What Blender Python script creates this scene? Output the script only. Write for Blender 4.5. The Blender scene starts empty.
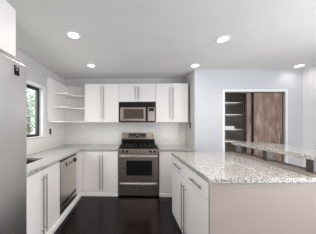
import bpy, bmesh, math, random
from mathutils import Matrix, Vector

C = bpy.context.scene.collection
SC = bpy.context.scene
R = math.radians
random.seed(7)

# ------------------------------------------------------------------ camera
cam_d = bpy.data.cameras.new('camera')
cam = bpy.data.objects.new('camera', cam_d); C.objects.link(cam)
cam.location = (0, 0, 1.39)
cam.rotation_euler = (R(90), 0, R(1.5))
cam_d.sensor_fit = 'HORIZONTAL'; cam_d.sensor_width = 36
cam_d.lens = 36 * 157 / 316
cam_d.shift_x = 0.0826; cam_d.shift_y = 0.0222
cam_d.clip_start = 0.02
SC.camera = cam

# ------------------------------------------------------------------ world, light, exposure
SC.view_settings.view_transform = 'Standard'; SC.view_settings.look = 'None'
SC.view_settings.gamma = 1; SC.view_settings.use_curve_mapping = False
SC.view_settings.exposure = 0.30
w = bpy.data.worlds.new('sky'); SC.world = w; w.use_nodes = True
bg = w.node_tree.nodes['Background']
bg.inputs[0].default_value = (0.95, 0.965, 1.0, 1); bg.inputs[1].default_value = 1.7

def area(name, loc, rot, sx, sy, power, col=(1, 1, 1), spread=180):
    d = bpy.data.lights.new(name, 'AREA'); d.shape = 'RECTANGLE'; d.size = sx; d.size_y = sy
    d.energy = power; d.color = col; d.spread = R(spread)
    o = bpy.data.objects.new(name, d); C.objects.link(o); o.location = loc; o.rotation_euler = rot
    return o
# daylight at the kitchen window; rear and side lights are unseen added fill
area('fill_rear', (2.25, -2.3, 1.05), (R(92), 0, 0), 1.3, 1.7, 20, (0.97, 0.985, 1.0))
area('fill_side', (3.30, 0.0, 1.15), (R(148), 0, R(90)), 2.2, 1.8, 70, (0.90, 0.95, 1.0))
area('daylight_window', (-2.1, 2.1, 1.65), (R(62), 0, R(-90)), 1.2, 0.9, 22, (0.95, 0.97, 1.0))
DOWNLIGHT_FILL_W = 1.0

# ------------------------------------------------------------------ materials
def lin(c):
    return tuple(((v / 255) / 12.92 if v / 255 <= 0.04045 else ((v / 255 + 0.055) / 1.055) ** 2.4) for v in c) + (1,)
def mat(name, rgb, rough=0.5, metal=0.0, spec=0.5, emit=0.0):
    m = bpy.data.materials.new(name); m.use_nodes = True
    b = m.node_tree.nodes['Principled BSDF']
    b.inputs['Base Color'].default_value = lin(rgb)
    b.inputs['Roughness'].default_value = rough; b.inputs['Metallic'].default_value = metal
    b.inputs['Specular IOR Level'].default_value = spec
    if emit:
        b.inputs['Emission Color'].default_value = lin(rgb); b.inputs['Emission Strength'].default_value = emit
    return m
def nodes(m): return m.node_tree.nodes, m.node_tree.links, m.node_tree.nodes['Principled BSDF']
def coords(m, scale=(1, 1, 1), rot=(0, 0, 0), kind='Object'):
    n, l, b = nodes(m)
    t = n.new('ShaderNodeTexCoord'); mp = n.new('ShaderNodeMapping')
    mp.inputs['Scale'].default_value = scale; mp.inputs['Rotation'].default_value = rot
    l.new(t.outputs[kind], mp.inputs['Vector']); return mp.outputs['Vector']
def ramp(m, fac, stops):
    n, l, b = nodes(m)
    r = n.new('ShaderNodeValToRGB'); r.color_ramp.elements.remove(r.color_ramp.elements[1])
    for i, (p, c) in enumerate(stops):
        e = r.color_ramp.elements[0] if i == 0 else r.color_ramp.elements.new(p)
        e.position = p; e.color = lin(c)
    l.new(fac, r.inputs[0]); return r.outputs[0]
def noise(m, vec, scale, detail=3, rough=0.5):
    n, l, b = nodes(m)
    t = n.new('ShaderNodeTexNoise'); t.inputs['Scale'].default_value = scale
    t.inputs['Detail'].default_value = detail; t.inputs['Roughness'].default_value = rough
    l.new(vec, t.inputs['Vector']); return t.outputs['Fac']
def bump(m, h, strength=0.1, dist=0.01):
    n, l, b = nodes(m)
    t = n.new('ShaderNodeBump'); t.inputs['Strength'].default_value = strength; t.inputs['Distance'].default_value = dist
    l.new(h, t.inputs['Height']); l.new(t.outputs[0], b.inputs['Normal'])

def paint(name, rgb, rough=0.6, var=4, sc=3.0):
    m = mat(name, rgb, rough, spec=0.35)
    v = coords(m); f = noise(m, v, sc, 4)
    lo = tuple(max(0, c - var) for c in rgb); hi = tuple(min(255, c + var) for c in rgb)
    nodes(m)[1].new(ramp(m, f, [(0.3, lo), (0.7, hi)]), nodes(m)[2].inputs['Base Color'])
    bump(m, noise(m, v, 220, 2), 0.04, 0.001)
    return m
M = {}
M['ceiling'] = paint('ceiling_paint', (229, 227, 225), 0.8, 2)
M['wall'] = paint('wall_paint', (213, 211, 208), 0.7, 2)
M['wall_white'] = paint('white_wall_paint', (206, 209, 214), 0.7, 2)
M['cabinet'] = paint('white_cabinet', (234, 230, 228), 0.34, 2, 1.5)
M['cabinet_body'] = paint('white_cabinet_carcass', (232, 229, 227), 0.45, 2, 1.5)
M['wall_right'] = paint('light_lifted_wall_paint', (249, 249, 250), 0.7, 2)  # white wall paint lightened to stand in for light this wall lacks
M['shelf'] = paint('white_shelf_board', (247, 243, 241), 0.45, 2)
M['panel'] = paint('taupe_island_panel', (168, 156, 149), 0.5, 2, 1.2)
M['trim'] = paint('white_trim', (240, 240, 240), 0.4, 2)
M['plate'] = paint('dark_outlet_plate', (84, 80, 76), 0.4, 3)
M['plastic_gray'] = paint('gray_plastic', (150, 147, 144), 0.45, 3)
M['closet'] = paint('closet_wall', (222, 216, 206), 0.8, 4)
M['black'] = paint('black_enamel', (16, 15, 15), 0.22, 3)
M['iron'] = paint('cast_iron', (17, 17, 17), 0.55, 4, 30)
M['rubber'] = paint('dark_gap', (22, 21, 21), 0.6, 3)
M['rough_wood'] = None

def steel(name, rgb=(176, 172, 168), rough=0.28, axis='z'):
    m = mat(name, rgb, rough, 1.0)
    s = {'z': (900, 900, 1.2), 'x': (1.2, 900, 900), 'y': (900, 1.2, 900)}[axis]
    v = coords(m, s); f = noise(m, v, 1.0, 2)
    n, l, b = nodes(m)
    lo = tuple(int(c * 0.985) for c in rgb); hi = tuple(min(255, int(c * 1.01)) for c in rgb)
    l.new(ramp(m, f, [(0.3, lo), (0.7, hi)]), b.inputs['Base Color'])
    mr = n.new('ShaderNodeMapRange'); mr.inputs['To Min'].default_value = rough - 0.01; mr.inputs['To Max'].default_value = rough + 0.01
    l.new(f, mr.inputs['Value']); l.new(mr.outputs[0], b.inputs['Roughness'])
    return m
M['steel'] = steel('brushed_steel', (238, 237, 236), 0.28, 'y')
M['sink_steel'] = steel('sink_steel', (150, 149, 148), 0.35, 'y')
M['steel_x'] = steel('brushed_steel_horizontal', (184, 170, 160), 0.27, 'x')
M['steel_door'] = steel('dishwasher_steel', (214, 208, 203), 0.3, 'z')
M['nickel'] = steel('nickel_handle', (166, 163, 160), 0.3, 'z')

def glassy(name, rgb, rough=0.06):
    m = mat(name, rgb, rough, spec=0.6); v = coords(m); f = noise(m, v, 4)
    nodes(m)[1].new(ramp(m, f, [(0.3, rgb), (0.7, tuple(min(255, c + 6) for c in rgb))]), nodes(m)[2].inputs['Base Color'])
    return m
M['oven_glass'] = glassy('oven_window_glass', (12, 12, 13), 0.05)
M['micro_glass'] = glassy('microwave_window_mesh', (74, 59, 50), 0.2)
M['display'] = glassy('display_glass', (20, 18, 18), 0.1)

def granite():
    m = mat('speckled_granite', (170, 170, 168), 0.07, spec=0.95)
    n, l, b = nodes(m)
    v = coords(m)
    base = ramp(m, noise(m, v, 85, 4, 0.65), [(0.30, (146, 143, 140)), (0.46, (194, 192, 189)), (0.62, (222, 221, 219))])
    vo = n.new('ShaderNodeTexVoronoi'); vo.inputs['Scale'].default_value = 180
    l.new(v, vo.inputs['Vector'])
    sep = n.new('ShaderNodeSeparateColor'); l.new(vo.outputs['Color'], sep.inputs[0])
    def mixin(col_in, fac, rgb):
        mx = n.new('ShaderNodeMix'); mx.data_type = 'RGBA'
        l.new(fac, mx.inputs[0]); l.new(col_in, mx.inputs[6]); mx.inputs[7].default_value = lin(rgb); return mx.outputs[2]
    def gt(sock, t):
        q = n.new('ShaderNodeMath'); q.operation = 'GREATER_THAN'; q.inputs[1].default_value = t
        l.new(sock, q.inputs[0]); return q.outputs[0]
    c = mixin(base, gt(sep.outputs[0], 0.78), (116, 111, 107))
    c = mixin(c, gt(sep.outputs[1], 0.87), (48, 46, 45))
    c = mixin(c, gt(sep.outputs[2], 0.89), (164, 153, 143))
    l.new(c, b.inputs['Base Color'])
    return m
M['granite'] = granite()

def tile(rot, name):
    m = mat(name, (236, 234, 230), 0.15, spec=0.5)
    n, l, b = nodes(m)
    v = coords(m, (1, 1, 1), rot)
    t = n.new('ShaderNodeTexBrick')
    t.inputs['Scale'].default_value = 1.0; t.inputs['Brick Width'].default_value = 0.152; t.inputs['Row Height'].default_value = 0.076
    t.inputs['Mortar Size'].default_value = 0.0022; t.inputs['Mortar Smooth'].default_value = 0.2
    t.inputs['Color1'].default_value = lin((236, 234, 230)); t.inputs['Color2'].default_value = lin((231, 229, 226))
    t.inputs['Mortar'].default_value = lin((206, 203, 199))
    l.new(v, t.inputs['Vector']); l.new(t.outputs['Color'], b.inputs['Base Color'])
    bump(m, t.outputs['Fac'], -0.25, 0.002)
    return m
M['tile_back'] = tile((R(90), 0, 0), 'subway_tile_back')        # x,z -> x,y
M['tile_left'] = tile((R(90), 0, R(90)), 'subway_tile_left')

def floor_mat():
    m = mat('dark_wood_planks', (36, 27, 24), 0.2, spec=0.22)
    n, l, b = nodes(m)
    v = coords(m, (1, 1, 1), (0, 0, R(90)))
    t = n.new('ShaderNodeTexBrick')
    t.inputs['Scale'].default_value = 1.0; t.inputs['Brick Width'].default_value = 1.1; t.inputs['Row Height'].default_value = 0.09
    t.inputs['Mortar Size'].default_value = 0.0018; t.inputs['Bias'].default_value = 0
    t.inputs['Color1'].default_value = lin((29, 21, 18)); t.inputs['Color2'].default_value = lin((20, 14, 12))
    t.inputs['Mortar'].default_value = lin((20, 16, 15))
    l.new(v, t.inputs['Vector'])
    g = noise(m, coords(m, (60, 3, 3)), 1.0, 4)
    mx = n.new('ShaderNodeMix'); mx.data_type = 'RGBA'; mx.blend_type = 'MULTIPLY'; mx.inputs[0].default_value = 0.7
    l.new(t.outputs['Color'], mx.inputs[6]); l.new(ramp(m, g, [(0.3, (205, 200, 198)), (0.7, (255, 255, 255))]), mx.inputs[7])
    l.new(mx.outputs[2], b.inputs['Base Color'])
    bump(m, t.outputs['Fac'], -0.15, 0.002)
    return m
M['floor'] = floor_mat()

def wood(name, stops, sc, rough=0.4):
    m = mat(name, stops[0][1], rough)
    v = coords(m, sc); f = noise(m, v, 1.0, 5, 0.65)
    nodes(m)[1].new(ramp(m, f, stops), nodes(m)[2].inputs['Base Color'])
    bump(m, f, 0.05, 0.002)
    return m
M['door_wood'] = wood('brown_veneer', [(0.30, (98, 74, 65)), (0.5, (138, 113, 102)), (0.68, (172, 150, 138))], (9, 9, 2.6), 0.45)
M['dark_edge'] = wood('dark_door_edge', [(0.3, (36, 22, 20)), (0.7, (58, 40, 36))], (20, 20, 3), 0.5)
M['post_wood'] = wood('dark_post_wood', [(0.3, (50, 43, 39)), (0.7, (76, 67, 62))], (40, 40, 8), 0.4)
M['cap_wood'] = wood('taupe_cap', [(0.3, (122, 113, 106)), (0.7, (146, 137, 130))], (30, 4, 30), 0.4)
M['bark'] = wood('tree_bark', [(0.3, (96, 88, 80)), (0.7, (150, 142, 132))], (20, 20, 4), 0.8)
def leaf_mat():
    m = mat('green_leaves', (150, 190, 140), 0.6)
    n, l, b = nodes(m)
    f = noise(m, coords(m), 5.0, 2)
    l.new(ramp(m, f, [(0.3, (160, 186, 160)), (0.55, (190, 210, 188)), (0.75, (214, 226, 210))]), b.inputs['Base Color'])
    return m
M['leaf'] = leaf_mat()
M['grass'] = paint('lawn', (172, 176, 164), 0.9, 10)
M['lens'] = mat('lamp_lens', (255, 250, 242), 0.4, emit=6.0)
def pane_mat():
    m = bpy.data.materials.new('window_glass'); m.use_nodes = True
    n, l = m.node_tree.nodes, m.node_tree.links
    n.clear()
    o = n.new('ShaderNodeOutputMaterial'); mx = n.new('ShaderNodeMixShader'); mx.inputs[0].default_value = 0.06
    t = n.new('ShaderNodeBsdfTransparent'); t.inputs[0].default_value = (0.96, 0.98, 0.97, 1)
    g = n.new('ShaderNodeBsdfGlossy'); g.inputs['Roughness'].default_value = 0.02
    l.new(t.outputs[0], mx.inputs[1]); l.new(g.outputs[0], mx.inputs[2]); l.new(mx.outputs[0], o.inputs[0])
    return m
M['pane'] = pane_mat()
M['frame_black'] = paint('black_window_frame', (34, 34, 36), 0.4, 3)

# ------------------------------------------------------------------ mesh helpers
XF = [Matrix.Identity(4)]           # the frame in which shapes are laid out (the island and right wall stand slightly askew)
class MB:
    def __init__(s): s.bm = bmesh.new()
    def _merge(s, t):
        t.transform(XF[0])
        me = bpy.data.meshes.new('tmp'); t.to_mesh(me); t.free(); s.bm.from_mesh(me); bpy.data.meshes.remove(me)
    def box(s, x0, x1, y0, y1, z0, z1, bev=0.0, seg=2):
        t = bmesh.new(); bmesh.ops.create_cube(t, size=1)
        bmesh.ops.transform(t, verts=t.verts, matrix=Matrix.Translation(((x0+x1)/2, (y0+y1)/2, (z0+z1)/2)) @ Matrix.Diagonal((x1-x0, y1-y0, z1-z0, 1)))
        if bev: bmesh.ops.bevel(t, geom=list(t.edges), offset=bev, segments=seg, affect='EDGES', profile=0.5)
        s._merge(t); return s
    def cyl(s, p, q, r, n=16, r2=None, bev=0.0):
        p, q = Vector(p), Vector(q); d = q - p
        t = bmesh.new(); bmesh.ops.create_cone(t, cap_ends=True, segments=n, radius1=r, radius2=r if r2 is None else r2, depth=d.length)
        if bev: bmesh.ops.bevel(t, geom=[e for e in t.edges if len(e.link_faces) == 2 and any(len(f.verts) > 4 for f in e.link_faces)], offset=bev, segments=2, affect='EDGES')
        m = Matrix.Translation((p+q)/2) @ d.to_track_quat('Z', 'Y').to_matrix().to_4x4()
        t.transform(m); s._merge(t); return s
    def prism(s, pts, z0, z1, bev=0.0):
        t = bmesh.new()
        a = [t.verts.new((x, y, z0)) for x, y in pts]; f = t.faces.new(a)
        r = bmesh.ops.extrude_face_region(t, geom=[f])
        for v in r['geom']:
            if isinstance(v, bmesh.types.BMVert): v.co.z = z1
        bmesh.ops.recalc_face_normals(t, faces=t.faces)
        if bev: bmesh.ops.bevel(t, geom=list(t.edges), offset=bev, segments=2, affect='EDGES')
        s._merge(t); return s
    def ring(s, c, r0, r1, z0, z1, n=32):
        t = bmesh.new(); L = []
        for k in range(n):
            a = 2*math.pi*k/n; q = (math.cos(a), math.sin(a))
            L.append([t.verts.new((c[0]+q[0]*r, c[1]+q[1]*r, z)) for r, z in ((r0, z1), (r0, z0), (r1, z0+0.003), (r1, z1))])
        for k in range(n):
            A, B = L[k], L[(k+1) % n]
            for i in range(4): t.faces.new((A[i], B[i], B[(i+1) % 4], A[(i+1) % 4]))
        bmesh.ops.recalc_face_normals(t, faces=t.faces); s._merge(t); return s
    def build(s, name, m, parent=None, loc=None, smooth=False):
        me = bpy.data.meshes.new(name)
        if parent is not None:
            q, o = Vector((0, 0, 0)), parent
            while o: q += o.location; o = o.parent
            off = q
        else: off = Vector(loc) if loc else Vector((0, 0, 0))
        s.bm.transform(Matrix.Translation(-off)); s.bm.to_mesh(me); s.bm.free()
        me.materials.append(m)
        if smooth:
            for p in me.polygons: p.use_smooth = True
            me.set_sharp_from_angle(angle=R(40))
        o = bpy.data.objects.new(name, me); C.objects.link(o)
        if parent is not None: o.parent = parent
        elif loc: o.location = loc
        return o
def tag(o, label=None, cat=None, group=None):
    if label: o['label'] = label
    if cat: o['category'] = cat
    if group: o['group'] = group
    return o
def thing(name, label, cat, loc, group=None):
    o = bpy.data.objects.new(name, None); C.objects.link(o)
    o.location = XF[0] @ Vector(loc); o.empty_display_size = 0.1
    return tag(o, label, cat, group)
def part(name, m, parent, *boxes, bev=0.0, label=None):
    b = MB()
    for q in boxes: b.box(*q, bev=bev)
    o = b.build(name, m, parent)
    if label: o['label'] = label
    return o
def struct(name, m, *boxes, parent=None, bev=0.0):
    b = MB()
    for q in boxes: b.box(*q, bev=bev)
    o = b.build(name, m, parent)
    if parent is None: o['kind'] = 'structure'
    return o
def pull(parent, a, b, out, r=0.006, stand=0.028, m=None):
    """bar pull from a to b lying `stand` in front of the door face; out = outward normal"""
    a, b, out = Vector(a), Vector(b), Vector(out); d = (b - a).normalized()
    k = MB(); k.cyl(a + out*stand, b + out*stand, r, 12)
    for p in (a + d*0.045, b - d*0.045): k.cyl(p, p + out*stand, r*0.8, 10)
    return k.build('handle', m or M['nickel'], parent, smooth=True)
def move_copy(root, delta, label=None):
    r = root.copy(); C.objects.link(r); r.location = root.location + Vector(delta)
    if label: r['label'] = label
    for ch in list(root.children):
        c = ch.copy(); C.objects.link(c); c.parent = r
        for g in list(ch.children):
            d = g.copy(); C.objects.link(d); d.parent = c
    return r

CEIL = 2.44
LX, BY, RX, REAR = -1.67, 3.65, 3.21, -2.2
# ------------------------------------------------------------------ the room
struct('floor', M['floor'], (LX-0.1, RX+0.1, REAR-0.1, 4.1, -0.05, 0))
struct('ceiling', M['ceiling'], (LX-0.1, RX+0.1, REAR-0.1, 4.1, CEIL, CEIL+0.06))
WY0, WY1, WZ0, WZ1 = 1.45, 2.735, 1.165, 2.015            # kitchen window opening
struct('wall_left', M['wall'], (LX-0.12, LX, REAR, WY0, 0, CEIL), (LX-0.12, LX, WY1, BY+0.1, 0, CEIL),
       (LX-0.12, LX, WY0, WY1, 0, WZ0), (LX-0.12, LX, WY0, WY1, WZ1, CEIL))
struct('wall_back', M['wall'], (LX, 1.13, BY, BY+0.1, 0, CEIL))
struct('wall_rear', M['wall_white'], (LX-0.12, 1.55, REAR-0.1, REAR, 0, CEIL), (2.95, RX+0.1, REAR-0.1, REAR, 0, CEIL),
       (1.55, 2.95, REAR-0.1, REAR, 2.1, CEIL))
struct('wall_right', M['wall_right'], (RX, RX+0.1, 1.15, 4.1, 0, CEIL), (RX, RX+0.1, REAR, -1.15, 0, CEIL), (RX, RX+0.1, -1.15, 1.15, 2.25, CEIL))
# the stub wall at the kitchen's right end and the wall with the closet, turned 1.5 degrees
W0 = Matrix.Translation((1.13, 3.056, 0)) @ Matrix.Rotation(R(1.5), 4, 'Z')
struct('wall_alcove', M['wall'], (1.13, 1.145, 3.10, 3.75, 0, CEIL))
XF[0] = W0
O0, O1, OZ = 0.572, 1.738, 2.012
struct('wall_closet', M['wall_white'], (0, O0, 0, 0.10, 0, CEIL), (O1, 2.13, 0, 0.10, 0, CEIL), (O0, O1, 0, 0.10, OZ, CEIL))
struct('trim_1', M['trim'], (O0-0.042, O0, -0.014, -0.0005, 0, OZ+0.044), (O1, O1+0.046, -0.014, -0.0005, 0, OZ+0.044),
       (O0, O1, -0.014, -0.0005, OZ, OZ+0.044))
struct('wall_closet_inside', M['closet'], (O0-0.15, O1+0.15, 0.72, 0.78, 0, CEIL), (O0-0.15, O0-0.10, 0.10, 0.72, 0, CEIL), (O1+0.10, O1+0.15, 0.10, 0.72, 0, CEIL))
# sliding doors
def slider(name, s0, s1, t0, pull_s, ew):
    b = MB().box(s0+ew+0.0002, s1-0.012, t0, t0+0.032, 0.012, OZ-0.012, bev=0.002)
    d = b.build(name, M['door_wood'], None); d['kind'] = 'structure'
    e = MB().box(s0, s0+ew, t0-0.002, t0+0.034, 0.012, OZ-0.012).box(s1-0.0118, s1, t0-0.002, t0+0.034, 0.012, OZ-0.012)
    e.build('door_edge', M['dark_edge'], d)
    if pull_s:
        MB().box(pull_s-0.009, pull_s+0.009, t0-0.006, t0-0.0003, 0.92, 1.22, bev=0.002).build('door_handle', M['nickel'], d)
    return d
slider('door_1', 1.020, 1.66, 0.066, None, 0.034)
slider('door_2', 1.140, 1.722, 0.022, 1.65, 0.022)
# closet shelves with what lies on them
sh = []
for z, lab in ((1.845, 'top white closet shelf board, the highest beside the brown sliding doors'),
               (1.595, 'second white closet shelf board from the top, empty'),
               (1.285, 'third white closet shelf board from the top, with a flat white box on it'),
               (1.035, 'lowest visible white closet shelf board, just above the raised granite bar')):
    s = MB().box(O0-0.098, 1.10, 0.24, 0.716, z-0.022, z, bev=0.002).build('closet_shelf', M['shelf'], None, loc=W0 @ Vector((0.6, 0.3, z-0.022)))
    tag(s, lab, 'shelf', 'shelf boards inside the closet')
bx_ = MB().box(0.575, 0.93, 0.255, 0.60, 1.286, 1.345, bev=0.004)
tag(bx_.build('storage_box', M['shelf'], None, loc=W0 @ Vector((0.74, 0.4, 1.286))), 'flat white box lying on the third closet shelf', 'box')
XF[0] = Matrix.Identity(4)

# window: black frame set in the left wall, white casing
wf = struct('window_1', M['frame_black'], (LX-0.085, LX-0.045, WY0, WY0+0.045, WZ0+0.012, WZ1), (LX-0.085, LX-0.045, WY1-0.05, WY1, WZ0+0.012, WZ1),
            (LX-0.085, LX-0.045, WY0+0.045, WY1-0.05, WZ1-0.045, WZ1), (LX-0.085, LX-0.045, WY0+0.045, WY1-0.05, WZ0+0.012, WZ0+0.05),
            (LX-0.08, LX-0.05, 2.07, 2.10, WZ0+0.05, WZ1-0.045))
part('pane', M['pane'], wf, (LX-0.067, LX-0.063, WY0+0.044, 2.071, WZ0+0.049, WZ1-0.044))
part('pane', M['pane'], wf, (LX-0.067, LX-0.063, 2.099, WY1-0.049, WZ0+0.049, WZ1-0.044))
struct('trim_2', M['trim'], (LX+0.0005, LX+0.014, WY1, WY1+0.095, WZ0-0.01, WZ1+0.05), (LX+0.0005, LX+0.014, WY0-0.07, WY0, WZ0-0.01, WZ1+0.05),
       (LX+0.0005, LX+0.014, WY0, WY1, WZ1, WZ1+0.05), (LX-0.045, LX+0.022, WY0, WY1, WZ0, WZ0+0.012))

# ------------------------------------------------------------------ outside the kitchen window
struct('ground', M['grass'], (-12, LX-0.13, 0, 14, -0.12, -0.06))
def tree(x, y, h, label, rr, n):
    t = thing('garden_tree', label, 'tree', (x, y, -0.06), 'trees outside the kitchen window')
    k = MB(); k.cyl((x, y, -0.06), (x+0.1, y-0.05, h*0.55), 0.09, 10, 0.05)
    for a in range(6):
        an = a*1.05; k.cyl((x+0.06, y-0.03, h*(0.3+0.04*a)), (x+math.cos(an)*rr*0.8, y+math.sin(an)*rr*0.8, h*(0.55+0.06*a)), 0.03, 7, 0.012)
    k.build('trunk', M['bark'], t, smooth=True)
    bm = bmesh.new()
    cl = [(random.gauss(0, 0.5)*rr, random.gauss(0, 0.5)*rr, h*0.62+random.gauss(0, 0.23)*h) for _ in range(38)]
    for _ in range(n):
        c = random.choice(cl)
        p = Vector((x+c[0]+random.gauss(0, 0.2), y+c[1]+random.gauss(0, 0.2), c[2]+random.gauss(0, 0.17)))
        m = Matrix.Translation(p) @ Matrix.Rotation(random.uniform(0, 6.28), 4, 'Z') @ Matrix.Rotation(random.uniform(-1.2, 1.2), 4, 'X')
        L = random.uniform(0.04, 0.075)
        q = [bm.verts.new(m @ Vector(v)) for v in ((-L, 0, 0), (0, -L*0.5, 0.008), (L*1.2, 0, -0.006), (0, L*0.5, 0.008))]
        bm.faces.new(q)
    b = MB(); b.bm.free(); b.bm = bm; b.build('foliage', M['leaf'], t)
tree(-4.3, 6.1, 3.3, 'leafy pale green tree seen through the black framed kitchen window', 1.0, 2600)

# ------------------------------------------------------------------ base run: cabinets, dishwasher, range
FX = -1.075          # door faces on the left run
FY = 3.02            # door faces on the back run
CT0, CT1 = 0.884, 0.915
def base_left(y0, y1, doors, label, group='base cabinets under the granite counters'):
    t = thing('base_cabinet', label, 'cabinet', ((LX+FX)/2, (y0+y1)/2, 0.07), group)
    part('carcass', M['cabinet_body'], t, (LX+0.01, FX-0.021, y0, y0+0.018, 0.07, CT0), (LX+0.01, FX-0.021, y1-0.018, y1, 0.07, CT0),
         (LX+0.01, FX-0.021, y0+0.018, y1-0.018, 0.07, 0.09), (FX-0.06, FX-0.021, y0+0.018, y1-0.018, 0.835, CT0))
    for a, b, hy in doors:
        d = part('door', M['cabinet'], t, (FX-0.02, FX, a+0.0015, b-0.0015, 0.085, 0.862), bev=0.0015)
        pull(d, (FX, hy, 0.13), (FX, hy, 0.80), (1, 0, 0), m=M['nickel'])
    return t
base_left(1.09, 1.40, [(1.09, 1.40, 1.13)], 'narrow white base cabinet right beside the steel refrigerator')
base_left(1.402, 2.19, [(1.402, 1.787, 1.757), (1.787, 2.19, 1.822)], 'white base cabinet below the sink, paired long handles')

# dishwasher
D0, D1 = 2.195, 2.80
t = thing('dishwasher', 'stainless steel dishwasher with dial knob between sink cabinet and corner', 'dishwasher', (-1.35, (D0+D1)/2, 0.02))
part('body', M['rubber'], t, (LX+0.05, FX-0.03, D0+0.005, D1-0.005, 0.02, 0.868))
part('door', M['steel_door'], t, (FX-0.029, FX+0.004, D0+0.006, D1-0.006, 0.27, 0.845), bev=0.004)
part('top_strip', M['rubber'], t, (FX-0.029, FX-0.006, D0+0.006, D1-0.006, 0.846, 0.866), label='black strip under the counter')
lp = part('lower_panel', M['steel_door'], t, (FX-0.029, FX, D0+0.006, D1-0.006, 0.075, 0.262), bev=0.003)
part('vent', M['rubber'], lp, (FX-0.002, FX+0.006, D0+0.05, D0+0.30, 0.205, 0.232), (FX-0.002, FX+0.006, D0+0.33, D1-0.03, 0.205, 0.232))
part('vent', M['rubber'], lp, (FX-0.002, FX+0.006, D0+0.01, D1-0.01, 0.100, 0.140))
for a, b, z in ((2.36, 2.41, 0.788), (2.37, 2.45, 0.757), (2.48, 2.52, 0.765), (2.55, 2.60, 0.756)):
    part('button', M['black'], t, (FX+0.002, FX+0.010, a, b, z-0.011, z+0.011), bev=0.002)
MB().cyl((FX+0.003, 2.715, 0.765), (FX+0.028, 2.715, 0.765), 0.036, 20, 0.032).build('dial_knob', M['black'], t, smooth=True)

# corner filler and back left cabinet
t = thing('base_cabinet', 'white corner base cabinet left of the range, paired long handles', 'cabinet', (-0.7, 3.35, 0.07), 'base cabinets under the granite counters')
part('carcass', M['cabinet_body'], t, (-1.09, -1.072, FY+0.021, BY-0.01, 0.07, CT0), (-0.365, -0.347, FY+0.021, BY-0.01, 0.07, CT0),
     (-1.072, -0.365, FY+0.021, BY-0.01, 0.07, 0.09), (-1.072, -0.365, FY+0.021, FY+0.06, 0.835, CT0))
part('filler', M['cabinet'], t, (-1.075, -1.014, FY, FY+0.02, 0.085, 0.872), (FX-0.02, FX, D1+0.004, FY+0.02, 0.085, 0.872), bev=0.0015, label='white corner filler strip')
for a, b, hx in ((-1.01, -0.668, -0.698), (-0.668, -0.348, -0.640)):
    d = part('door', M['cabinet'], t, (a+0.0015, b-0.0015, FY, FY+0.02, 0.085, 0.862), bev=0.0015)
    pull(d, (hx, FY, 0.13), (hx, FY, 0.80), (0, -1, 0))
# back right cabinet
t = thing('base_cabinet', 'white base cabinet right of the range, partly behind the island', 'cabinet', (0.78, 3.35, 0.07), 'base cabinets under the granite counters')
part('carcass', M['cabinet_body'], t, (0.445, 0.463, FY+0.021, BY-0.01, 0.07, CT0), (1.10, 1.118, FY+0.021, BY-0.01, 0.07, CT0),
     (0.463, 1.10, FY+0.021, BY-0.01, 0.07, 0.09), (0.463, 1.10, FY+0.021, FY+0.06, 0.835, CT0))
for a, b, hx in ((0.445, 0.762, 0.732), (0.762, 1.118, 0.792)):
    d = part('door', M['cabinet'], t, (a+0.0015, b-0.0015, FY, FY+0.02, 0.085, 0.862), bev=0.0015)
    pull(d, (hx, FY, 0.13), (hx, FY, 0.74), (0, -1, 0))
struct('baseboard_left', M['trim'], (-1.12, -1.045, 1.09, FY-0.022, 0, 0.068), bev=0.004)
struct('baseboard_back', M['trim'], (-1.12, -0.345, FY-0.02, FY+0.05, 0, 0.068), (0.445, 1.118, FY-0.02, FY+0.05, 0, 0.068), bev=0.004)

# countertops
SX0, SX1, SY0, SY1 = -1.56, -1.285, 1.52, 2.162
CE, CB = -1.05, 2.995
cb = MB()
cb.box(LX+0.002, CE, 1.087, SY0, CT0, CT1).box(LX+0.002, CE, SY1, BY-0.002, CT0, CT1)
cb.box(LX+0.002, SX0, SY0, SY1, CT0, CT1).box(SX1, CE, SY0, SY1, CT0, CT1).box(CE, -0.343, CB, BY-0.002, CT0, CT1)
tag(cb.build('countertop', M['granite'], None, loc=(-1.36, 2.36, CT0)), 'L shaped speckled granite countertop with sink, running under the window to the range', 'countertop')
tag(MB().box(0.439, 1.128, CB, BY-0.002, CT0, CT1).build('countertop', M['granite'], None, loc=(0.78, 3.32, CT0)), 'short speckled granite countertop right of the range', 'countertop')
# sink
t = thing('sink', 'stainless steel undermount sink in the granite counter below the window', 'sink', ((SX0+SX1)/2, (SY0+SY1)/2, 0.70))
g = 0.004
part('basin', M['sink_steel'], t, (SX0-g-0.004, SX0-g, SY0-g, SY1+g, 0.70, CT0-0.001), (SX1+g, SX1+g+0.004, SY0-g, SY1+g, 0.70, CT0-0.001),
     (SX0-g, SX1+g, SY0-g-0.004, SY0-g, 0.70, CT0-0.001), (SX0-g, SX1+g, SY1+g, SY1+g+0.004, 0.70, CT0-0.001), (SX0-g, SX1+g, SY0-g, SY1+g, 0.695, 0.70))
MB().cyl((-1.42, 1.87, 0.7002), (-1.42, 1.87, 0.703), 0.045, 20).build('drain', M['nickel'], t, smooth=True)

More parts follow.
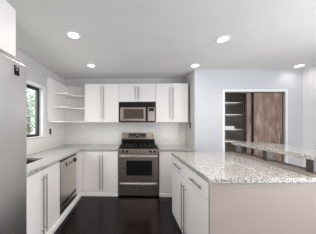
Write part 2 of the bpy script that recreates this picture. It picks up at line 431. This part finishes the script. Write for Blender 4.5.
# range
RX0, RX1, RF = -0.337, 0.433, 2.985
t = thing('gas_range', 'stainless steel gas range with black cooktop between the white base cabinets', 'range', (0.048, 3.3, 0))
part('body', M['black'], t, (RX0, RX1, RF+0.045, BY-0.04, 0.0, 0.905), bev=0.003)
od = part('oven_door', M['steel_x'], t, (RX0+0.012, RX1-0.012, RF, RF+0.042, 0.312, 0.812), bev=0.006)
part('oven_window', M['oven_glass'], od, (-0.186, 0.306, RF-0.003, RF+0.003, 0.410, 0.695), bev=0.002)
k = MB(); k.cyl((RX0+0.03, RF-0.045, 0.785), (RX1-0.03, RF-0.045, 0.785), 0.012, 14)
for x in (RX0+0.07, RX1-0.07): k.cyl((x, RF-0.045, 0.785), (x, RF+0.002, 0.785), 0.009, 10)
k.build('handle', M['steel'], od, smooth=True)
dr = part('drawer', M['steel_x'], t, (RX0+0.012, RX1-0.012, RF, RF+0.042, 0.028, 0.292), bev=0.005)
part('handle', M['steel'], dr, (RX0+0.03, RX1-0.03, RF-0.022, RF+0.002, 0.235, 0.268), bev=0.008)
cp = part('control_panel', M['steel_x'], t, (RX0+0.006, RX1-0.006, RF+0.004, RF+0.042, 0.820, 0.912), bev=0.005)
for x in (-0.248, -0.174, 0.276, 0.352):
    q = MB(); q.cyl((x, RF+0.005, 0.868), (x, RF-0.026, 0.868), 0.024, 18, 0.020); q.box(x-0.003, x+0.003, RF-0.034, RF-0.024, 0.852, 0.884)
    q.build('knob', M['black'], cp, smooth=True)
part('cooktop', M['black'], t, (RX0, RX1, RF+0.012, 3.52, 0.913, 0.932), bev=0.004)
for cx in (-0.145, 0.24):
    gb = MB(); x0, x1, y0, y1 = cx-0.165, cx+0.165, 3.04, 3.48
    for x in (x0, cx-0.055, cx+0.055, x1): gb.box(x-0.006, x+0.006, y0, y1, 0.950, 0.964, bev=0.002)
    for y in (y0, 3.15, 3.26, 3.37, y1): gb.box(x0-0.006, x1+0.006, y-0.006, y+0.006, 0.9505, 0.9645, bev=0.002)
    for x in (x0, x1):
        for y in (y0, y1): gb.box(x-0.008, x+0.008, y-0.008, y+0.008, 0.932, 0.952)
    gb.build('grate', M['iron'], t)
    for cy in (3.15, 3.37):
        MB().cyl((cx, cy, 0.932), (cx, cy, 0.946), 0.045, 20, 0.038).build('burner', M['iron'], t, smooth=True)
bgd = part('backguard', M['steel_x'], t, (RX0+0.014, RX1-0.014, 3.56, BY-0.035, 1.045, 1.195), bev=0.006)
part('backguard_base', M['black'], t, (RX0+0.012, RX1-0.012, 3.53, BY-0.035, 0.906, 1.044), label='black lower back panel')
part('display', M['display'], bgd, (-0.165, 0.225, 3.553, 3.562, 1.083, 1.175), bev=0.003)
for x in (-0.12, -0.07, -0.02, 0.09, 0.14, 0.19):
    part('button', M['plastic_gray'], bgd, (x-0.013, x+0.013, 3.5505, 3.5535, 1.105, 1.120))
part('clock', M['plastic_gray'], bgd, (0.005, 0.06, 3.5505, 3.5535, 1.13, 1.15))
MB().cyl((0.372, 3.552, 1.13), (0.372, 3.563, 1.13), 0.016, 16).build('light_button', M['black'], bgd, smooth=True)

# ------------------------------------------------------------------ upper cabinets and microwave
UY, UZ0, UZ1 = 3.30, 1.425, 2.24
def upper(x0, x1, z0, seam, hx, hz, label):
    t = thing('wall_cabinet', label, 'cabinet', ((x0+x1)/2, 3.48, z0), 'white wall cabinets')
    part('carcass', M['cabinet_body'], t, (x0, x1, UY+0.021, BY-0.012, z0, UZ1))
    for a, b, h in ((x0, seam, hx[0]), (seam, x1, hx[1])):
        d = part('door', M['cabinet'], t, (a+0.0015, b-0.0015, UY, UY+0.02, z0+0.002, UZ1-0.001), bev=0.0015)
        pull(d, (h, UY, hz[0]), (h, UY, hz[1]), (0, -1, 0))
upper(-1.09, -0.366, UZ0, -0.705, (-0.737, -0.680), (1.50, 2.18), 'white two-door wall cabinet left of the microwave, beside the corner shelves')
upper(-0.364, 0.412, 1.858, 0.025, (-0.010, 0.062), (1.915, 2.17), 'short white two-door wall cabinet directly above the microwave')
upper(0.414, 1.088, UZ0, 0.740, (0.707, 0.775), (1.50, 2.15), 'white two-door wall cabinet right of the microwave, beside the stub wall')

t = thing('microwave', 'stainless steel over-the-range microwave mounted under the short wall cabinet', 'microwave', (0.024, 3.45, 1.432))
MX0, MX1, MF = -0.358, 0.406, 3.275
part('body', M['black'], t, (MX0, MX1, MF+0.018, BY-0.012, 1.432, 1.852), bev=0.004)
md = part('door', M['steel_x'], t, (-0.318, 0.200, MF-0.012, MF+0.016, 1.452, 1.738), bev=0.005)
part('door_window', M['micro_glass'], md, (-0.255, 0.160, MF-0.0155, MF-0.010, 1.498, 1.700), bev=0.002)
k = MB(); k.cyl((0.222, MF-0.03, 1.47), (0.222, MF-0.03, 1.725), 0.009, 12)
for z in (1.49, 1.705): k.cyl((0.222, MF-0.03, z), (0.222, MF+0.019, z), 0.007, 10)
k.build('handle', M['black'], t, smooth=True)
cpn = part('control_panel', M['steel_x'], t, (0.245, 0.388, MF-0.006, MF+0.016, 1.452, 1.738), bev=0.004)
part('display', M['display'], cpn, (0.262, 0.372, MF-0.0085, MF-0.004, 1.655, 1.728), bev=0.002)
for r_ in range(4):
    for c_ in range(3):
        part('button', M['plastic_gray'], cpn, (0.272+c_*0.034, 0.294+c_*0.034, MF-0.009, MF-0.005, 1.485+r_*0.04, 1.507+r_*0.04))
vg = MB()
for k_ in range(4): vg.box(MX0+0.02, MX1-0.02, MF+0.006, MF+0.0178, 1.760+k_*0.021, 1.771+k_*0.021)
vg.build('vent_grille', M['rubber'], t)

# corner open shelves
t = thing('corner_shelf_unit', 'white open corner shelf unit between the window and the wall cabinets', 'shelf', (-1.45, 3.4, 1.425))
SU1 = 2.262
part('side_panel', M['shelf'], t, (LX+0.002, LX+0.05, 2.885, BY-0.012, UZ0+0.0005, SU1), bev=0.003)
part('back_panel', M['shelf'], t, (LX+0.05, -1.092, BY-0.030, BY-0.012, UZ0+0.0005, SU1))
for z in (1.425, 1.712, 1.985):
    if z < 1.5: pts = [(LX+0.05, 2.90), (-1.40, 2.96), (-1.352, 3.02), (-1.335, 3.30), (-1.092, 3.335), (-1.092, BY-0.031), (LX+0.05, BY-0.031)]
    else: pts = [(LX+0.05, 3.02), (-1.375, 3.04), (-1.352, 3.07), (-1.345, 3.24), (-1.32, 3.325), (-1.26, 3.345), (-1.092, 3.345), (-1.092, BY-0.031), (LX+0.05, BY-0.031)]
    MB().prism(pts, z, z+0.022, bev=0.002).build('shelf_board', M['shelf'], t)

# tile
t = MB(); t.box(LX+0.009, 1.129, BY-0.008, BY-0.0005, CT1, UZ0-0.001)
tag(t.build('tile_backsplash', M['tile_back'], None, loc=(0, BY-0.004, CT1)), 'white subway tile backsplash behind the range', 'backsplash')
t = MB(); t.box(LX+0.0005, LX+0.008, 1.09, BY-0.009, CT1, WZ0-0.012).box(LX+0.0005, LX+0.008, WY1+0.097, BY-0.009, WZ0-0.0119, UZ0-0.001)
tag(t.build('tile_backsplash', M['tile_left'], None, loc=(LX+0.004, 2.4, CT1)), 'white subway tile backsplash below the window', 'backsplash')
# outlets
t = thing('wall_outlet', 'small dark outlet on the tiled left wall below the corner shelves', 'outlet', (LX+0.0085, 3.0, 1.245), 'wall outlets')
part('plate', M['plate'], t, (LX+0.0085, LX+0.014, 2.965, 3.035, 1.19, 1.30), bev=0.002)
part('socket', M['black'], t, (LX+0.0135, LX+0.0165, 2.983, 3.017, 1.252, 1.282), bev=0.001); part('socket', M['black'], t, (LX+0.0135, LX+0.0165, 2.983, 3.017, 1.208, 1.238), bev=0.001)
t = thing('wall_outlet', 'small dark outlet on the stub wall right of the backsplash', 'outlet', (1.129, 3.30, 1.36), 'wall outlets')
part('plate', M['plate'], t, (1.123, 1.1295, 3.265, 3.335, 1.305, 1.42), bev=0.002)
part('socket', M['black'], t, (1.121, 1.1235, 3.283, 3.317, 1.37, 1.40), bev=0.001); part('socket', M['black'], t, (1.121, 1.1235, 3.283, 3.317, 1.325, 1.355), bev=0.001)

# ------------------------------------------------------------------ refrigerator and the cabinet over it
FRX = -0.75
t = thing('refrigerator', 'tall stainless steel refrigerator at the left edge beside the sink counter', 'refrigerator', (-1.2, 0.59, 0))
part('body', M['plastic_gray'], t, (LX+0.03, FRX-0.075, 0.135, 1.055, 0.0, 1.785), bev=0.004)
fd = part('door', M['steel'], t, (FRX-0.07, FRX, 0.50, 1.060, 0.06, 1.785), bev=0.004)
fz = part('door', M['steel'], t, (FRX-0.07, FRX, 0.13, 0.494, 0.06, 1.785), bev=0.004)
part('hinge_cover', M['plastic_gray'], t, (-1.3, FRX-0.012, 0.14, 1.055, 1.7865, 1.806), bev=0.002)
part('toe_grille', M['rubber'], t, (FRX-0.074, FRX-0.02, 0.14, 1.04, 0.0, 0.055))
pull(fd, (FRX, 0.545, 0.6), (FRX, 0.545, 1.5), (1, 0, 0), r=0.012, stand=0.05)
pull(fz, (FRX, 0.45, 0.6), (FRX, 0.45, 1.5), (1, 0, 0), r=0.012, stand=0.05)
bd = part('badge', M['black'], fd, (FRX-0.001, FRX+0.003, 0.948, 0.987, 1.695, 1.757), bev=0.001, label='small dark badge near the door top')
part('badge_mark', M['plastic_gray'], bd, (FRX+0.0025, FRX+0.0038, 0.954, 0.980, 1.743, 1.751), (FRX+0.0025, FRX+0.0038, 0.960, 0.976, 1.727, 1.735))
t = thing('wall_cabinet', 'white cabinet mounted high above the refrigerator', 'cabinet', (-1.28, 0.62, 1.88), 'white wall cabinets')
part('carcass', M['cabinet_body'], t, (LX+0.005, -0.916, 0.10, 1.148, 1.88, UZ1))
for a, b, h in ((0.10, 0.624, 0.58), (0.624, 1.148, 0.668)):
    d = part('door', M['cabinet'], t, (-0.915, -0.895, a+0.0015, b-0.0015, 1.888, UZ1-0.001), bev=0.0015)
    pull(d, (-0.895, h, 1.92), (-0.895, h, 2.17), (1, 0, 0))

# ------------------------------------------------------------------ island with raised bar
XF[0] = Matrix.Translation((0.60, 1.296, 0)) @ Matrix.Rotation(R(2.2), 4, 'Z')
IT0, IT1, IL, IW = 0.906, 0.945, 1.19, 1.115
t = thing('island_cabinet', 'white kitchen island base with drawers over tall doors and taupe end panel', 'island', (0.5, 0.6, 0))
part('carcass', M['cabinet_body'], t, (0.030, 0.86, 0.034, 1.175, 0.0, IT0-0.001))
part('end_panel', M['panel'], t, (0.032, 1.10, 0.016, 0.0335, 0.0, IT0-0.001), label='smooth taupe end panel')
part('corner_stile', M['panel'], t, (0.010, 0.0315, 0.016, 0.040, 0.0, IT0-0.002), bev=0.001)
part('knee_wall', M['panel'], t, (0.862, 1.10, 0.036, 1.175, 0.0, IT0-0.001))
for a, b, hv0, hv1, hd in ((0.042, 0.596, 0.13, 0.40, 0.565), (0.600, 1.175, 0.72, 1.02, 0.655)):
    d = part('drawer', M['cabinet'], t, (0.010, 0.029, a, b, 0.732, 0.893), bev=0.0015)
    pull(d, (0.010, hv0, 0.812), (0.010, hv1, 0.812), (-1, 0, 0))
    d = part('door', M['cabinet'], t, (0.010, 0.029, a, b, 0.012, 0.727), bev=0.0015)
    pull(d, (0.010, hd, 0.06), (0.010, hd, 0.665), (-1, 0, 0))
tag(MB().box(0, IW, 0, IL, IT0, IT1, bev=0.003).build('island_countertop', M['granite'], None, loc=XF[0] @ Vector((0.55, 0.6, IT0))), 'large speckled granite countertop on the kitchen island', 'countertop')
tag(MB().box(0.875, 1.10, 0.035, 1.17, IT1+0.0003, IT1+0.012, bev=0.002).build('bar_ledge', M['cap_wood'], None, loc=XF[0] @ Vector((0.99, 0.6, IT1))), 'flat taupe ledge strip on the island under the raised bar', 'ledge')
Z0, Z1 = 1.072, 1.110
for v, lab in ((0.08, 'dark wooden block post under the raised bar, nearest the camera'), (0.55, 'dark wooden block post midway under the raised bar'), (1.085, 'dark wooden block post under the far end of the raised bar')):
    p0 = MB().box(0.955, 1.035, v, v+0.062, IT1+0.0122, Z0-0.0003, bev=0.002).build('bar_post', M['post_wood'], None, loc=XF[0] @ Vector((0.995, v+0.03, IT1+0.0122)))
    tag(p0, lab, 'post', 'posts holding up the raised bar')
tag(MB().box(0.955, 1.45, -0.02, 1.20, Z0, Z1, bev=0.003).build('raised_bar_top', M['granite'], None, loc=XF[0] @ Vector((1.2, 0.6, Z0))), 'long speckled granite raised bar top standing on dark posts', 'bar top')
XF[0] = Matrix.Identity(4)

# ------------------------------------------------------------------ recessed ceiling lights and added fill lamps
def downlight(x, y):
    t = thing('recessed_light', '', 'ceiling light', (x, y, CEIL), 'recessed ceiling lights')
    MB().ring((x, y), 0.0602, 0.088, CEIL-0.008, CEIL-0.0005).build('trim_ring', M['trim'], t, smooth=True)
    MB().cyl((x, y, CEIL-0.004), (x, y, CEIL-0.0008), 0.0600, 28).build('lens', M['lens'], t)
    return t
spots = [(-0.735, 1.83, 'recessed ceiling light between the refrigerator and the corner shelves, nearer one on the left'),
         (1.074, 1.97, 'recessed ceiling light directly above the island countertop'),
         (-0.80, 2.79, 'recessed ceiling light in front of the wall cabinet left of the microwave'),
         (1.055, 2.84, 'recessed ceiling light in front of the stub wall end, beyond the one over the island'),
         (2.93, 2.90, 'recessed ceiling light washing the wall right of the closet doors')]
first = downlight(*spots[0][:2]); first['label'] = spots[0][2]
for x, y, lab in spots[1:]:
    move_copy(first, (x-spots[0][0], y-spots[0][1], 0), lab)
for (x, y), pw in zip([s[:2] for s in spots] + [(-0.25, 1.05), (1.07, 0.95), (0.1, 0.1), (-0.5, -0.9), (0.6, -0.9), (1.7, -0.9), (2.5, 0.2)], (4.8, 6.5, 0.3, 0.3, 0.5, 1.5, 7.5, 3.2, 6.0, 6.0, 6.0, 6.0)):  # positions after spots are unseen lamps added as fill, without fixtures
    d = bpy.data.lights.new('downlight_or_fill', 'AREA'); d.shape = 'DISK'; d.size = 0.115; d.energy = DOWNLIGHT_FILL_W * pw; d.color = (1, 0.91, 0.84); d.spread = R(160)
    o = bpy.data.objects.new('downlight_or_fill', d); C.objects.link(o); o.location = (x, y, CEIL-0.012)
